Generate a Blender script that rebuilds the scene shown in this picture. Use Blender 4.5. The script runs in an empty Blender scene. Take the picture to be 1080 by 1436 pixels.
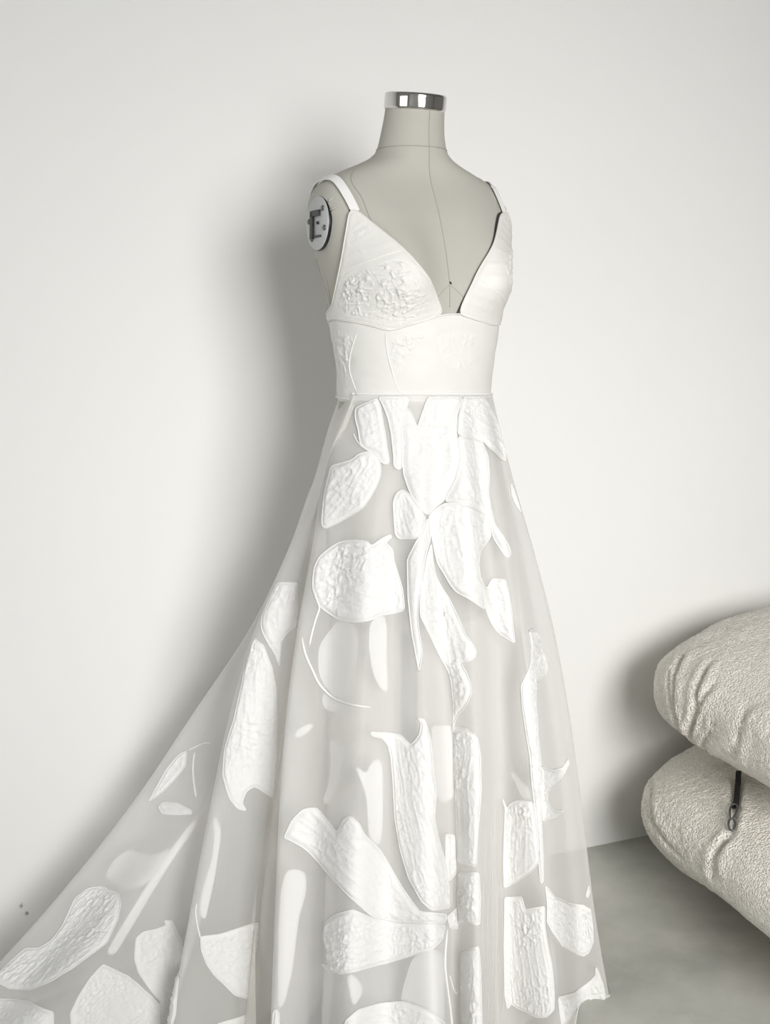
import bpy, bmesh, math, random
import numpy as np
from mathutils import Vector, Matrix
from mathutils.geometry import delaunay_2d_cdt

# ------------------------------------------------------------------ camera, world, lights, exposure
SC = bpy.context.scene
COL = SC.collection
WD2 = (.92848, .37139); WN2 = (.37139, -.92848); SO2 = (.600, 2.385)

def room(p, q, z=0.0):
    """p runs along the wall to the right, q out of the wall into the room"""
    return Vector((SO2[0]+p*WD2[0]+q*WN2[0], SO2[1]+p*WD2[1]+q*WN2[1], z))

cam = bpy.data.cameras.new('camera'); cam_o = bpy.data.objects.new('camera', cam); COL.objects.link(cam_o)
cam.sensor_fit = 'VERTICAL'; cam.sensor_height = 36.0; cam.lens = 1550/1436*36; cam.clip_start = .05
cam_o.location = (0, 0, 1.17); cam_o.rotation_euler = (math.radians(90-9.8), 0, 0)
SC.camera = cam_o

world = bpy.data.worlds.new('world'); SC.world = world; world.use_nodes = True
world.node_tree.nodes['Background'].inputs[0].default_value = (.86, .92, 1.0, 1)
world.node_tree.nodes['Background'].inputs[1].default_value = 1.0

WIN_P, WIN_W, WIN_Z0, WIN_Z1, BACK_Q = -.70, 1.35, .70, 2.15, 3.55
def area(name, loc, target, sx, sy, power, col, spread=180):
    l = bpy.data.lights.new(name, 'AREA'); l.shape = 'RECTANGLE'; l.size = sx; l.size_y = sy; l.energy = power; l.color = col
    o = bpy.data.objects.new(name, l); COL.objects.link(o); o.location = loc
    l.spread = math.radians(spread)
    o.rotation_euler = (Vector(target)-Vector(loc)).to_track_quat('-Z', 'Y').to_euler(); return o
area('window_daylight', room(WIN_P, BACK_Q+.02, (WIN_Z0+WIN_Z1)/2), room(WIN_P+.42, 0, .45), WIN_W, WIN_Z1-WIN_Z0, 26, (1.0, .99, .97), 84)

LQ0, LQ1, LZ0, LZ1 = .9, 3.0, .5, 2.2  # extent of the added, unseen opening in the left wall
area('added_side_fill', room(-4.22, (LQ0+LQ1)/2, (LZ0+LZ1)/2), room(0, (LQ0+LQ1)/2-.3, .8), LQ1-LQ0, LZ1-LZ0, 19, (1.0, .985, .96))  # added fill: brightens the sofa's end face and softens the shadows

vs = SC.view_settings
vs.view_transform = 'Standard'; vs.look = 'None'; vs.exposure = 0.0; vs.gamma = 1.0; vs.use_curve_mapping = False
SC.cycles.transparent_max_bounces = 24; SC.cycles.max_bounces = 10; SC.cycles.diffuse_bounces = 6
SC.cycles.use_denoising = True

# ------------------------------------------------------------------ helpers
def mesh_obj(name, verts, faces, mat, parent=None, smooth=True):
    me = bpy.data.meshes.new(name)
    me.from_pydata([tuple(v) for v in verts], [], [tuple(f) for f in faces])
    if smooth:
        me.polygons.foreach_set('use_smooth', [True]*len(me.polygons))
    me.materials.append(mat); me.update()
    o = bpy.data.objects.new(name, me); COL.objects.link(o)
    if parent: o.parent = parent
    return o

class MB:
    """collects shapes for one mesh"""
    def __init__(s): s.v = []; s.f = []
    def add(s, v, f):
        n = len(s.v); s.v += [tuple(x) for x in v]; s.f += [tuple(i+n for i in q) for q in f]; return s
    def box(s, c, ax, ay, az, hx, hy, hz):
        c = Vector(c); ax, ay, az = Vector(ax), Vector(ay), Vector(az)
        v = [c+ax*hx*i+ay*hy*j+az*hz*k for k in (-1, 1) for j in (-1, 1) for i in (-1, 1)]
        return s.add(v, [(0, 2, 3, 1), (4, 5, 7, 6), (0, 1, 5, 4), (2, 6, 7, 3), (0, 4, 6, 2), (1, 3, 7, 5)])
    def tube(s, pts, r, n=6, closed=False, caps=True):
        P = [Vector(p) for p in pts]; m = len(P)
        rr = r if hasattr(r, '__len__') else [r]*m
        v = []; up = None
        for i in range(m):
            a = P[(i-1) % m] if (closed or i > 0) else P[i]; b = P[(i+1) % m] if (closed or i < m-1) else P[i]
            t = (b-a)
            if t.length < 1e-9: t = Vector((0, 0, 1))
            t.normalize()
            if up is None:
                up = t.orthogonal().normalized()
            up = up-t*up.dot(t)
            if up.length < 1e-6: up = t.orthogonal()
            up.normalize(); w = t.cross(up)
            for k in range(n):
                an = 2*math.pi*k/n
                v.append(P[i]+(up*math.cos(an)+w*math.sin(an))*rr[i])
        f = []
        for i in range(m if closed else m-1):
            j = (i+1) % m
            for k in range(n):
                l = (k+1) % n
                f.append((i*n+k, i*n+l, j*n+l, j*n+k))
        if not closed and caps:
            f.append(tuple(range(n-1, -1, -1))); f.append(tuple((m-1)*n+k for k in range(n)))
        return s.add(v, f)
    def lathe(s, prof, c, axis=(0, 0, 1), ref=None, n=32):
        """prof: (radius, height) from one end to the other, turned round axis at c"""
        c = Vector(c); z = Vector(axis).normalized(); x = z.orthogonal().normalized() if ref is None else Vector(ref); y = z.cross(x)
        v = []; f = []
        for r, h in prof:
            for k in range(n):
                a = 2*math.pi*k/n; v.append(c+z*h+(x*math.cos(a)+y*math.sin(a))*r)
        for i in range(len(prof)-1):
            for k in range(n):
                l = (k+1) % n; f.append((i*n+k, i*n+l, (i+1)*n+l, (i+1)*n+k))
        f.append(tuple(range(n-1, -1, -1))); f.append(tuple((len(prof)-1)*n+k for k in range(n)))
        return s.add(v, f)
    def build(s, name, mat, parent=None, smooth=False): return mesh_obj(name, s.v, s.f, mat, parent, smooth)

def thing(name, label, cat, loc=(0, 0, 0)):
    o = bpy.data.objects.new(name, None); COL.objects.link(o); o.location = loc; o.empty_display_size = .1
    o['label'] = label; o['category'] = cat; return o
def keep(o, parent):
    """parent without moving: the parent only translates"""
    o.parent = parent; o.location = -Vector(parent.location); return o

def hash3(ix, iy, iz, seed=0):
    h = (ix.astype(np.int64)*374761393+iy.astype(np.int64)*668265263+iz.astype(np.int64)*2147483647+seed*974711) & 0x7fffffff
    h = ((h ^ (h >> 13))*1274126177) & 0x7fffffff
    h = ((h ^ (h >> 16))*73244475) & 0x7fffffff
    return (h & 0xffff)/65535.0
def noise3(P, seed=0):
    P = np.asarray(P, float); I = np.floor(P).astype(np.int64); f = P-I; f = f*f*(3-2*f); out = 0
    for dx in (0, 1):
        for dy in (0, 1):
            for dz in (0, 1):
                w = (f[:, 0] if dx else 1-f[:, 0])*(f[:, 1] if dy else 1-f[:, 1])*(f[:, 2] if dz else 1-f[:, 2])
                out = out+w*hash3(I[:, 0]+dx, I[:, 1]+dy, I[:, 2]+dz, seed)
    return out*2-1

# ------------------------------------------------------------------ materials
def mat_new(name):
    m = bpy.data.materials.new(name); m.use_nodes = True; nt = m.node_tree; nt.nodes.clear()
    out = nt.nodes.new('ShaderNodeOutputMaterial'); return m, nt, out
def nd(nt, typ, **kw):
    n = nt.nodes.new(typ)
    for k, v in kw.items():
        if k in n.inputs: n.inputs[k].default_value = v
        else: setattr(n, k, v)
    return n
def noise_node(nt, scale, detail=3, rough=.55, coord='Object'):
    tc = nd(nt, 'ShaderNodeTexCoord'); n = nd(nt, 'ShaderNodeTexNoise', Scale=scale, Detail=detail, Roughness=rough)
    nt.links.new(tc.outputs[coord], n.inputs['Vector']); return n
def principled(name, col, rough=.6, metal=0, bump=None, var=None, sheen=0, spec=.5):
    """bump: (scale, strength, distance, detail); var: (scale, other colour, contrast)"""
    m, nt, out = mat_new(name)
    b = nd(nt, 'ShaderNodeBsdfPrincipled'); b.inputs['Base Color'].default_value = (*col, 1)
    b.inputs['Roughness'].default_value = rough; b.inputs['Metallic'].default_value = metal
    b.inputs['Sheen Weight'].default_value = sheen; b.inputs['Specular IOR Level'].default_value = spec
    nt.links.new(b.outputs[0], out.inputs[0])
    if var:
        n = noise_node(nt, var[0], 5, .6); r = nd(nt, 'ShaderNodeValToRGB')
        r.color_ramp.elements[0].position = .5-var[2]; r.color_ramp.elements[1].position = .5+var[2]
        r.color_ramp.elements[0].color = (*col, 1); r.color_ramp.elements[1].color = (*var[1], 1)
        nt.links.new(n.outputs['Fac'], r.inputs[0]); nt.links.new(r.outputs[0], b.inputs['Base Color'])
    if bump:
        n = noise_node(nt, bump[0], bump[3], .6); bp = nd(nt, 'ShaderNodeBump', Strength=bump[1], Distance=bump[2])
        nt.links.new(n.outputs['Fac'], bp.inputs['Height']); nt.links.new(bp.outputs[0], b.inputs['Normal'])
    return m
def cloth(name, col, opacity, edge, transl=.35, bump=None, gloss=.0):
    """woven cloth: some of the light goes straight between the threads, more of it is stopped where the cloth is seen edge on"""
    m, nt, out = mat_new(name)
    d = nd(nt, 'ShaderNodeBsdfDiffuse'); d.inputs[0].default_value = (*col, 1)
    t = nd(nt, 'ShaderNodeBsdfTranslucent'); t.inputs[0].default_value = (*col, 1)
    mx = nd(nt, 'ShaderNodeMixShader'); mx.inputs[0].default_value = transl
    nt.links.new(d.outputs[0], mx.inputs[1]); nt.links.new(t.outputs[0], mx.inputs[2]); top = mx
    if gloss:
        g = nd(nt, 'ShaderNodeBsdfGlossy', Roughness=.45); g.inputs[0].default_value = (1, 1, 1, 1)
        m2 = nd(nt, 'ShaderNodeMixShader'); m2.inputs[0].default_value = gloss
        nt.links.new(mx.outputs[0], m2.inputs[1]); nt.links.new(g.outputs[0], m2.inputs[2]); top = m2
        if bump: pass
    if opacity < 1:
        tr = nd(nt, 'ShaderNodeBsdfTransparent'); lw = nd(nt, 'ShaderNodeLayerWeight', Blend=.35)
        mr = nd(nt, 'ShaderNodeMapRange'); mr.inputs['To Min'].default_value = opacity; mr.inputs['To Max'].default_value = edge
        nt.links.new(lw.outputs['Facing'], mr.inputs['Value'])
        fin = nd(nt, 'ShaderNodeMixShader'); nt.links.new(mr.outputs[0], fin.inputs[0])
        nt.links.new(tr.outputs[0], fin.inputs[1]); nt.links.new(top.outputs[0], fin.inputs[2]); top = fin
    nt.links.new(top.outputs[0], out.inputs[0])
    if bump:
        n = noise_node(nt, bump[0], bump[3], .6); bp = nd(nt, 'ShaderNodeBump', Strength=bump[1], Distance=bump[2])
        nt.links.new(n.outputs['Fac'], bp.inputs['Height'])
        for s in (d, t): nt.links.new(bp.outputs[0], s.inputs['Normal'])
    return m

M = dict(
    wall=principled('white_wall_paint', (.865, .86, .842), .75, bump=(60, .05, .002, 4), var=(1.3, (.84, .838, .825), .25), spec=.25),
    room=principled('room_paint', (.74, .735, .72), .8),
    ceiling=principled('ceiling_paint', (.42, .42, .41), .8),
    concrete=principled('polished_concrete', (.36, .365, .335), .45, bump=(45, .06, .002, 6), var=(3.2, (.48, .48, .44), .22), spec=.4),
    frame=principled('window_frame_paint', (.08, .08, .085), .4),
    linen=principled('form_linen', (.51, .50, .45), .85, bump=(900, .12, .0006, 2), var=(14, (.49, .48, .43), .3), spec=.15),
    seam=principled('linen_seam', (.41, .40, .36), .85, spec=.1),
    chrome=principled('chrome', (.66, .65, .63), .07, 1),
    plate=principled('grey_plate', (.52, .53, .53), .45, .1),
    black=principled('black_metal', (.018, .018, .018), .35, .3),
    steel=principled('dark_steel', (.16, .16, .16), .35, .8),
    satin=cloth('ivory_satin', (.85, .838, .805), 1, 1, .10, (140, .10, .002, 3), .015),
    strap=cloth('white_satin', (.93, .925, .91), 1, 1, .05),
    organza=cloth('organza', (.915, .908, .892), .42, .76, .16, (420, .15, .0006, 2), .02),
    tulle=cloth('lining_tulle', (.93, .912, .875), .52, .85, .2),
    petal=cloth('embroidered_jacquard', (.935, .93, .918), .98, 1, .15, (330, .75, .0014, 4)),
    emboss=cloth('embossed_satin', (.87, .86, .835), 1, 1, .10, (420, .6, .0014, 4)),
    cord=cloth('white_cord', (.96, .955, .94), 1, 1, .1),
    fine=cloth('silk_thread', (.95, .93, .88), .55, .8, .3),
    veil=cloth('appliqué_reverse', (.955, .95, .94), .92, .97, .2),
    lining_edge=principled('black_edge', (.03, .03, .03), .6),
    strap_black=principled('black_webbing', (.012, .012, .012), .6),
)
def concrete():
    m, nt, out = mat_new('polished_concrete'); b = nd(nt, 'ShaderNodeBsdfPrincipled'); nt.links.new(b.outputs[0], out.inputs[0])
    b.inputs['Roughness'].default_value = .42; b.inputs['Specular IOR Level'].default_value = .35
    def mix(f, a, c, lo, hi):
        r = nd(nt, 'ShaderNodeMapRange'); r.inputs['From Min'].default_value = lo; r.inputs['From Max'].default_value = hi
        nt.links.new(f, r.inputs['Value']); x = nd(nt, 'ShaderNodeMix', data_type='RGBA'); nt.links.new(r.outputs[0], x.inputs['Factor'])
        for v, s in ((a, 'A'), (c, 'B')):
            k = [i for i in x.inputs if i.name == s and i.type == 'RGBA'][0]
            if isinstance(v, tuple): k.default_value = (*v, 1)
            else: nt.links.new(v, k)
        return [q for q in x.outputs if q.type == 'RGBA'][0]
    big = noise_node(nt, 2.6, 6, .6); mid = noise_node(nt, 11, 8, .7); warm = noise_node(nt, 1.7, 3, .5); fine = noise_node(nt, 70, 6, .7); spot = noise_node(nt, 26, 2, .4)
    c = mix(big.outputs['Fac'], (.40, .405, .372), (.58, .58, .53), .38, .62)
    c = mix(mid.outputs['Fac'], c, (.60, .60, .555), .52, .9)
    c = mix(warm.outputs['Fac'], c, (.60, .55, .48), .52, .85)
    c = mix(fine.outputs['Fac'], c, (.27, .27, .25), .62, 1.3)
    c = mix(spot.outputs['Fac'], c, (.20, .20, .18), .74, .92)
    nt.links.new(c, b.inputs['Base Color'])
    bp = nd(nt, 'ShaderNodeBump', Strength=.06, Distance=.002); nt.links.new(fine.outputs['Fac'], bp.inputs['Height']); nt.links.new(bp.outputs[0], b.inputs['Normal'])
    return m
M['concrete'] = concrete()
def boucle():
    m, nt, out = mat_new('cream_boucle')
    b = nd(nt, 'ShaderNodeBsdfPrincipled'); b.inputs['Base Color'].default_value = (.97, .925, .845, 1); b.inputs['Roughness'].default_value = .95
    b.inputs['Specular IOR Level'].default_value = .1; b.inputs['Sheen Weight'].default_value = .25
    tc = nd(nt, 'ShaderNodeTexCoord'); v = nd(nt, 'ShaderNodeTexVoronoi', Scale=240.0); n = nd(nt, 'ShaderNodeTexNoise', Scale=300.0, Detail=3)
    nt.links.new(tc.outputs['Object'], v.inputs['Vector']); nt.links.new(tc.outputs['Object'], n.inputs['Vector'])
    mm = nd(nt, 'ShaderNodeMath', operation='SUBTRACT'); nt.links.new(n.outputs['Fac'], mm.inputs[0]); nt.links.new(v.outputs['Distance'], mm.inputs[1])
    bp = nd(nt, 'ShaderNodeBump', Strength=1.0, Distance=.0045); nt.links.new(mm.outputs[0], bp.inputs['Height'])
    nt.links.new(bp.outputs[0], b.inputs['Normal']); nt.links.new(b.outputs[0], out.inputs[0]); return m
M['boucle'] = boucle()
def scuffs(m, spots):
    nt = m.node_tree; b = [n for n in nt.nodes if n.type == 'BSDF_PRINCIPLED'][0]; src = b.inputs['Base Color'].links[0].from_socket
    tc = nd(nt, 'ShaderNodeTexCoord'); n = nd(nt, 'ShaderNodeTexNoise', Scale=160.0, Detail=3); nt.links.new(tc.outputs['Object'], n.inputs['Vector'])
    for p, r, k in spots:
        d = nd(nt, 'ShaderNodeVectorMath', operation='DISTANCE'); d.inputs[1].default_value = p; nt.links.new(tc.outputs['Object'], d.inputs[0])
        mr = nd(nt, 'ShaderNodeMapRange'); mr.inputs['From Min'].default_value = r; mr.inputs['From Max'].default_value = 0; nt.links.new(d.outputs['Value'], mr.inputs['Value'])
        mu = nd(nt, 'ShaderNodeMath', operation='MULTIPLY'); nt.links.new(mr.outputs[0], mu.inputs[0]); nt.links.new(n.outputs['Fac'], mu.inputs[1])
        m2 = nd(nt, 'ShaderNodeMapRange'); m2.inputs['From Min'].default_value = .22; m2.inputs['From Max'].default_value = .45; m2.inputs['To Max'].default_value = k
        nt.links.new(mu.outputs[0], m2.inputs['Value'])
        x = nd(nt, 'ShaderNodeMix', data_type='RGBA'); A_, B_ = [i for i in x.inputs if i.type == 'RGBA']; nt.links.new(m2.outputs[0], x.inputs['Factor'])
        nt.links.new(src, A_); B_.default_value = (.25, .24, .22, 1); src = [q for q in x.outputs if q.type == 'RGBA'][0]
    nt.links.new(src, b.inputs['Base Color'])
scuffs(M['wall'], [((-.667, 1.878, .112), .011, .9), ((-.660, 1.881, .094), .009, .9)])

# ------------------------------------------------------------------ the room
UP = (0, 0, 1); WDv = (*WD2, 0); WNv = (*WN2, 0)
def slab(name, p0, p1, q0, q1, z0, z1, mat):
    o = MB().box(room((p0+p1)/2, (q0+q1)/2, (z0+z1)/2), WDv, WNv, UP, (p1-p0)/2, (q1-q0)/2, (z1-z0)/2).build(name, mat)
    o['kind'] = 'structure'; return o
P0, P1, CH = -4.2, 3.2, 2.9
slab('floor', P0-.1, P1+.1, -.12, BACK_Q+.2, -.10, 0, M['concrete'])
slab('wall_front', P0-.1, P1+.1, -.12, 0, 0, CH, M['wall'])
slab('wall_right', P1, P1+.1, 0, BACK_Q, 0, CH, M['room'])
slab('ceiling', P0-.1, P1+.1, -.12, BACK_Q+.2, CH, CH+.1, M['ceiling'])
b = MB()
for a in ((0, LQ0, 0, CH), (LQ1, BACK_Q, 0, CH), (LQ0, LQ1, LZ1, CH), (LQ0, LQ1, 0, LZ0)):
    b.box(room(P0-.05, (a[0]+a[1])/2, (a[2]+a[3])/2), WDv, WNv, UP, .05, (a[1]-a[0])/2, (a[3]-a[2])/2)
o = b.build('wall_left', M['room']); o['kind'] = 'structure'  # real wall, with an opening added for the side fill light
b = MB()
for q in (LQ0+.02, (LQ0+LQ1)/2, LQ1-.02): b.box(room(P0+.01, q, (LZ0+LZ1)/2), WDv, WNv, UP, .015, .02, (LZ1-LZ0)/2)
for z in (LZ0+.02, LZ1-.02): b.box(room(P0+.01, (LQ0+LQ1)/2, z), WDv, WNv, UP, .015, (LQ1-LQ0)/2, .02)
o = b.build('added_side_window', M['frame']); o['kind'] = 'structure'  # frame of the added opening, out of view, goes with the fill
wl, wr = WIN_P-WIN_W/2, WIN_P+WIN_W/2
b = MB()
for a in ((P0, wl, 0, CH), (wr, P1, 0, CH), (wl, wr, WIN_Z1, CH), (wl, wr, 0, WIN_Z0)):
    b.box(room((a[0]+a[1])/2, BACK_Q+.05, (a[2]+a[3])/2), WDv, WNv, UP, (a[1]-a[0])/2, .05, (a[3]-a[2])/2)
o = b.build('wall_back', M['room']); o['kind'] = 'structure'
b = MB()
for p in (wl+.02, WIN_P, wr-.02): b.box(room(p, BACK_Q-.01, (WIN_Z0+WIN_Z1)/2), WDv, WNv, UP, .02, .015, (WIN_Z1-WIN_Z0)/2)
for z in (WIN_Z0+.02, WIN_Z1-.02): b.box(room(WIN_P, BACK_Q-.01, z), WDv, WNv, UP, WIN_W/2, .015, .02)
o = b.build('window_1', M['frame']); o['kind'] = 'structure'

# ------------------------------------------------------------------ surfaces of the form, the skirt and the cushions
PHI = math.radians(28.0)
AX = np.array([0.040, 1.740])                       # the dress form's axis on the floor
FWD = np.array([math.sin(PHI), -math.cos(PHI)])     # the way its chest faces
LAT = np.array([math.cos(PHI), math.sin(PHI)])

# height, half width, front depth, back depth, roundness, forward shift
TORSO = np.array([
 (0.700, .128, .082, .085, 2.1, .006), (0.800, .138, .088, .095, 2.1, .006), (0.900, .140, .092, .100, 2.1, .007),
 (0.980, .130, .093, .098, 2.15, .006), (1.050, .1205, .093, .090, 2.1, .011), (1.100, .122, .098, .088, 2.1, .014),
 (1.150, .130, .103, .090, 2.15, .012), (1.195, .136, .104, .094, 2.2, .008), (1.240, .144, .100, .098, 2.35, .003),
 (1.285, .153, .095, .097, 2.7, -.002), (1.325, .1585, .086, .090, 3.0, -.005), (1.350, .157, .076, .083, 2.9, -.007),
 (1.370, .147, .066, .076, 2.6, -.007), (1.385, .122, .060, .070, 2.4, -.006), (1.398, .090, .057, .066, 2.2, -.004),
 (1.409, .064, .055, .060, 2.05, -.002), (1.418, .0545, .0535, .0545, 2.0, .000), (1.428, .0515, .0520, .0520, 2.0, .001),
 (1.445, .0480, .0480, .0490, 2.0, .003), (1.465, .0455, .0455, .0460, 2.0, .007), (1.486, .0440, .0440, .0445, 2.0, .011)])

def _cr(p0, p1, p2, p3, f):
    return 0.5*((2*p1)+(-p0+p2)*f+(2*p0-5*p1+4*p2-p3)*f*f+(-p0+3*p1-3*p2+p3)*f*f*f)

def torso_xyz(th, z):
    th = np.asarray(th, float); z = np.asarray(z, float)
    zz = np.clip(z, TORSO[0, 0], TORSO[-1, 0])
    c = [np.interp(zz, TORSO[:, 0], TORSO[:, k]) for k in range(1, 6)]
    # gentle smoothing of the table: average over a few mm
    acc = [0]*5
    for dz, w in ((-.008, .25), (0, .5), (.008, .25)):
        for k in range(5):
            acc[k] = acc[k]+w*np.interp(np.clip(zz+dz, TORSO[0, 0], TORSO[-1, 0]), TORSO[:, 0], TORSO[:, k+1])
    a, bf, bb, n, sh = acc
    s, co = np.sin(th), np.cos(th)
    b = np.where(co > 0, bf, bb)
    x = a*np.sign(s)*np.abs(s)**(2/n)
    y = b*np.sign(co)*np.abs(co)**(2/n)
    fr = np.clip(co*1.6, 0, 1)
    dzb = np.where(zz > 1.225, (zz-1.230)/.078, (zz-1.230)/.040)
    bust = .042*fr*np.exp(-dzb**2)*(np.exp(-((x-.076)/.050)**2)+np.exp(-((x+.076)/.050)**2))
    y = y+bust+sh
    tilt = np.clip((zz-1.415)/.07, 0, 1)*math.tan(math.radians(8))
    zo = z-tilt*y
    return np.stack([AX[0]+x*LAT[0]+y*FWD[0], AX[1]+x*LAT[1]+y*FWD[1], zo], -1)

def skirt_xyz(u, v, R=None):
    """u runs round the skirt (one unit per rib), v runs from waist (0) to hem (levels-1)."""
    R = RIBS if R is None else R
    nr, nl = R.shape[0], R.shape[1]
    u = np.asarray(u, float) % nr; v = np.clip(np.asarray(v, float), 0, nl-1.000001)
    i = np.floor(u).astype(int); f = (u-i)[..., None]
    j = np.floor(v).astype(int); g = (v-j)[..., None]
    rows = []
    for dj in (-1, 0, 1, 2):
        jj = np.clip(j+dj, 0, nl-1)
        P = [R[(i+di) % nr, jj] for di in (-1, 0, 1, 2)]
        r = _cr(P[0], P[1], P[2], P[3], f)
        rows.append(r)
    p = _cr(rows[0], rows[1], rows[2], rows[3], g)
    return p

def lining_ribs(R):
    """the inner skirt: the same ribs drawn in towards the form, never wider than a slim cone"""
    out = R.copy(); c = AX+FWD*.01; n = R.shape[0]
    r = np.linalg.norm(R[:, :, :2]-c, axis=2)
    near = np.minimum(np.minimum(np.roll(r, 1, 0), np.roll(r, -1, 0)), r)
    for i in range(n):
        for j in range(R.shape[1]):
            t = min(max((1.05-R[i, j, 2])/1.05, 0), 1); d = R[i, j, :2]-c
            m = min(t/.3, 1); lim = r[i, j]*(1-m)+near[i, j]*m
            rad = min(lim*(.988-.10*m), .118+.17*t**.7)
            out[i, j, :2] = c+d/max(r[i, j], 1e-6)*rad
    return out

def surf(kind, a, b):
    if kind == 'torso': return torso_xyz(a, b)
    if kind in BLOB: return blob_xyz(kind, a, b)
    if kind == 'lining': return skirt_xyz(a, b, LINING)
    return skirt_xyz(a, b)

def surf_n(kind, a, b):
    a = np.asarray(a, float); b = np.asarray(b, float)
    ea = .02 if kind == 'torso' else .03; eb = .003 if kind == 'torso' else .03
    if kind in ('skirt', 'lining'): b = np.clip(b, .04, RIBS.shape[1]-1.04)
    da = surf(kind, a+ea, b)-surf(kind, a-ea, b)
    db = surf(kind, a, b+eb)-surf(kind, a, b-eb)
    n = np.cross(da, db)
    return n/np.maximum(np.linalg.norm(n, axis=-1, keepdims=True), 1e-9)

WD = np.array([.92848, .37139]); WN = np.array([.37139, -.92848]); SO = np.array([.600, 2.385])   # along the wall, out of the wall, sofa corner
BLOB = dict(                                      # centre (p, q, z), half sizes, plan and profile roundness
    lower=((.690, .590, .167), (.880, .575, .173), 4.6, 2.35),
    upper=((.674, .420, .425), (.827, .408, .172), 3.8, 2.6))

def blob_xyz(kind, om, et):
    c, hs, mp, mz = BLOB[kind]
    om = np.asarray(om, float); et = np.asarray(et, float)
    k = lambda t, m: np.sign(t)*np.abs(t)**(2/m)
    ce = k(np.cos(et), mz)
    p = c[0]+hs[0]*ce*k(np.cos(om), mp); q = c[1]+hs[1]*ce*k(np.sin(om), mp); z = c[2]+hs[2]*k(np.sin(et), mz)
    return np.stack([SO[0]+p*WD[0]+q*WN[0], SO[1]+p*WD[1]+q*WN[1], z], -1)

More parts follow.
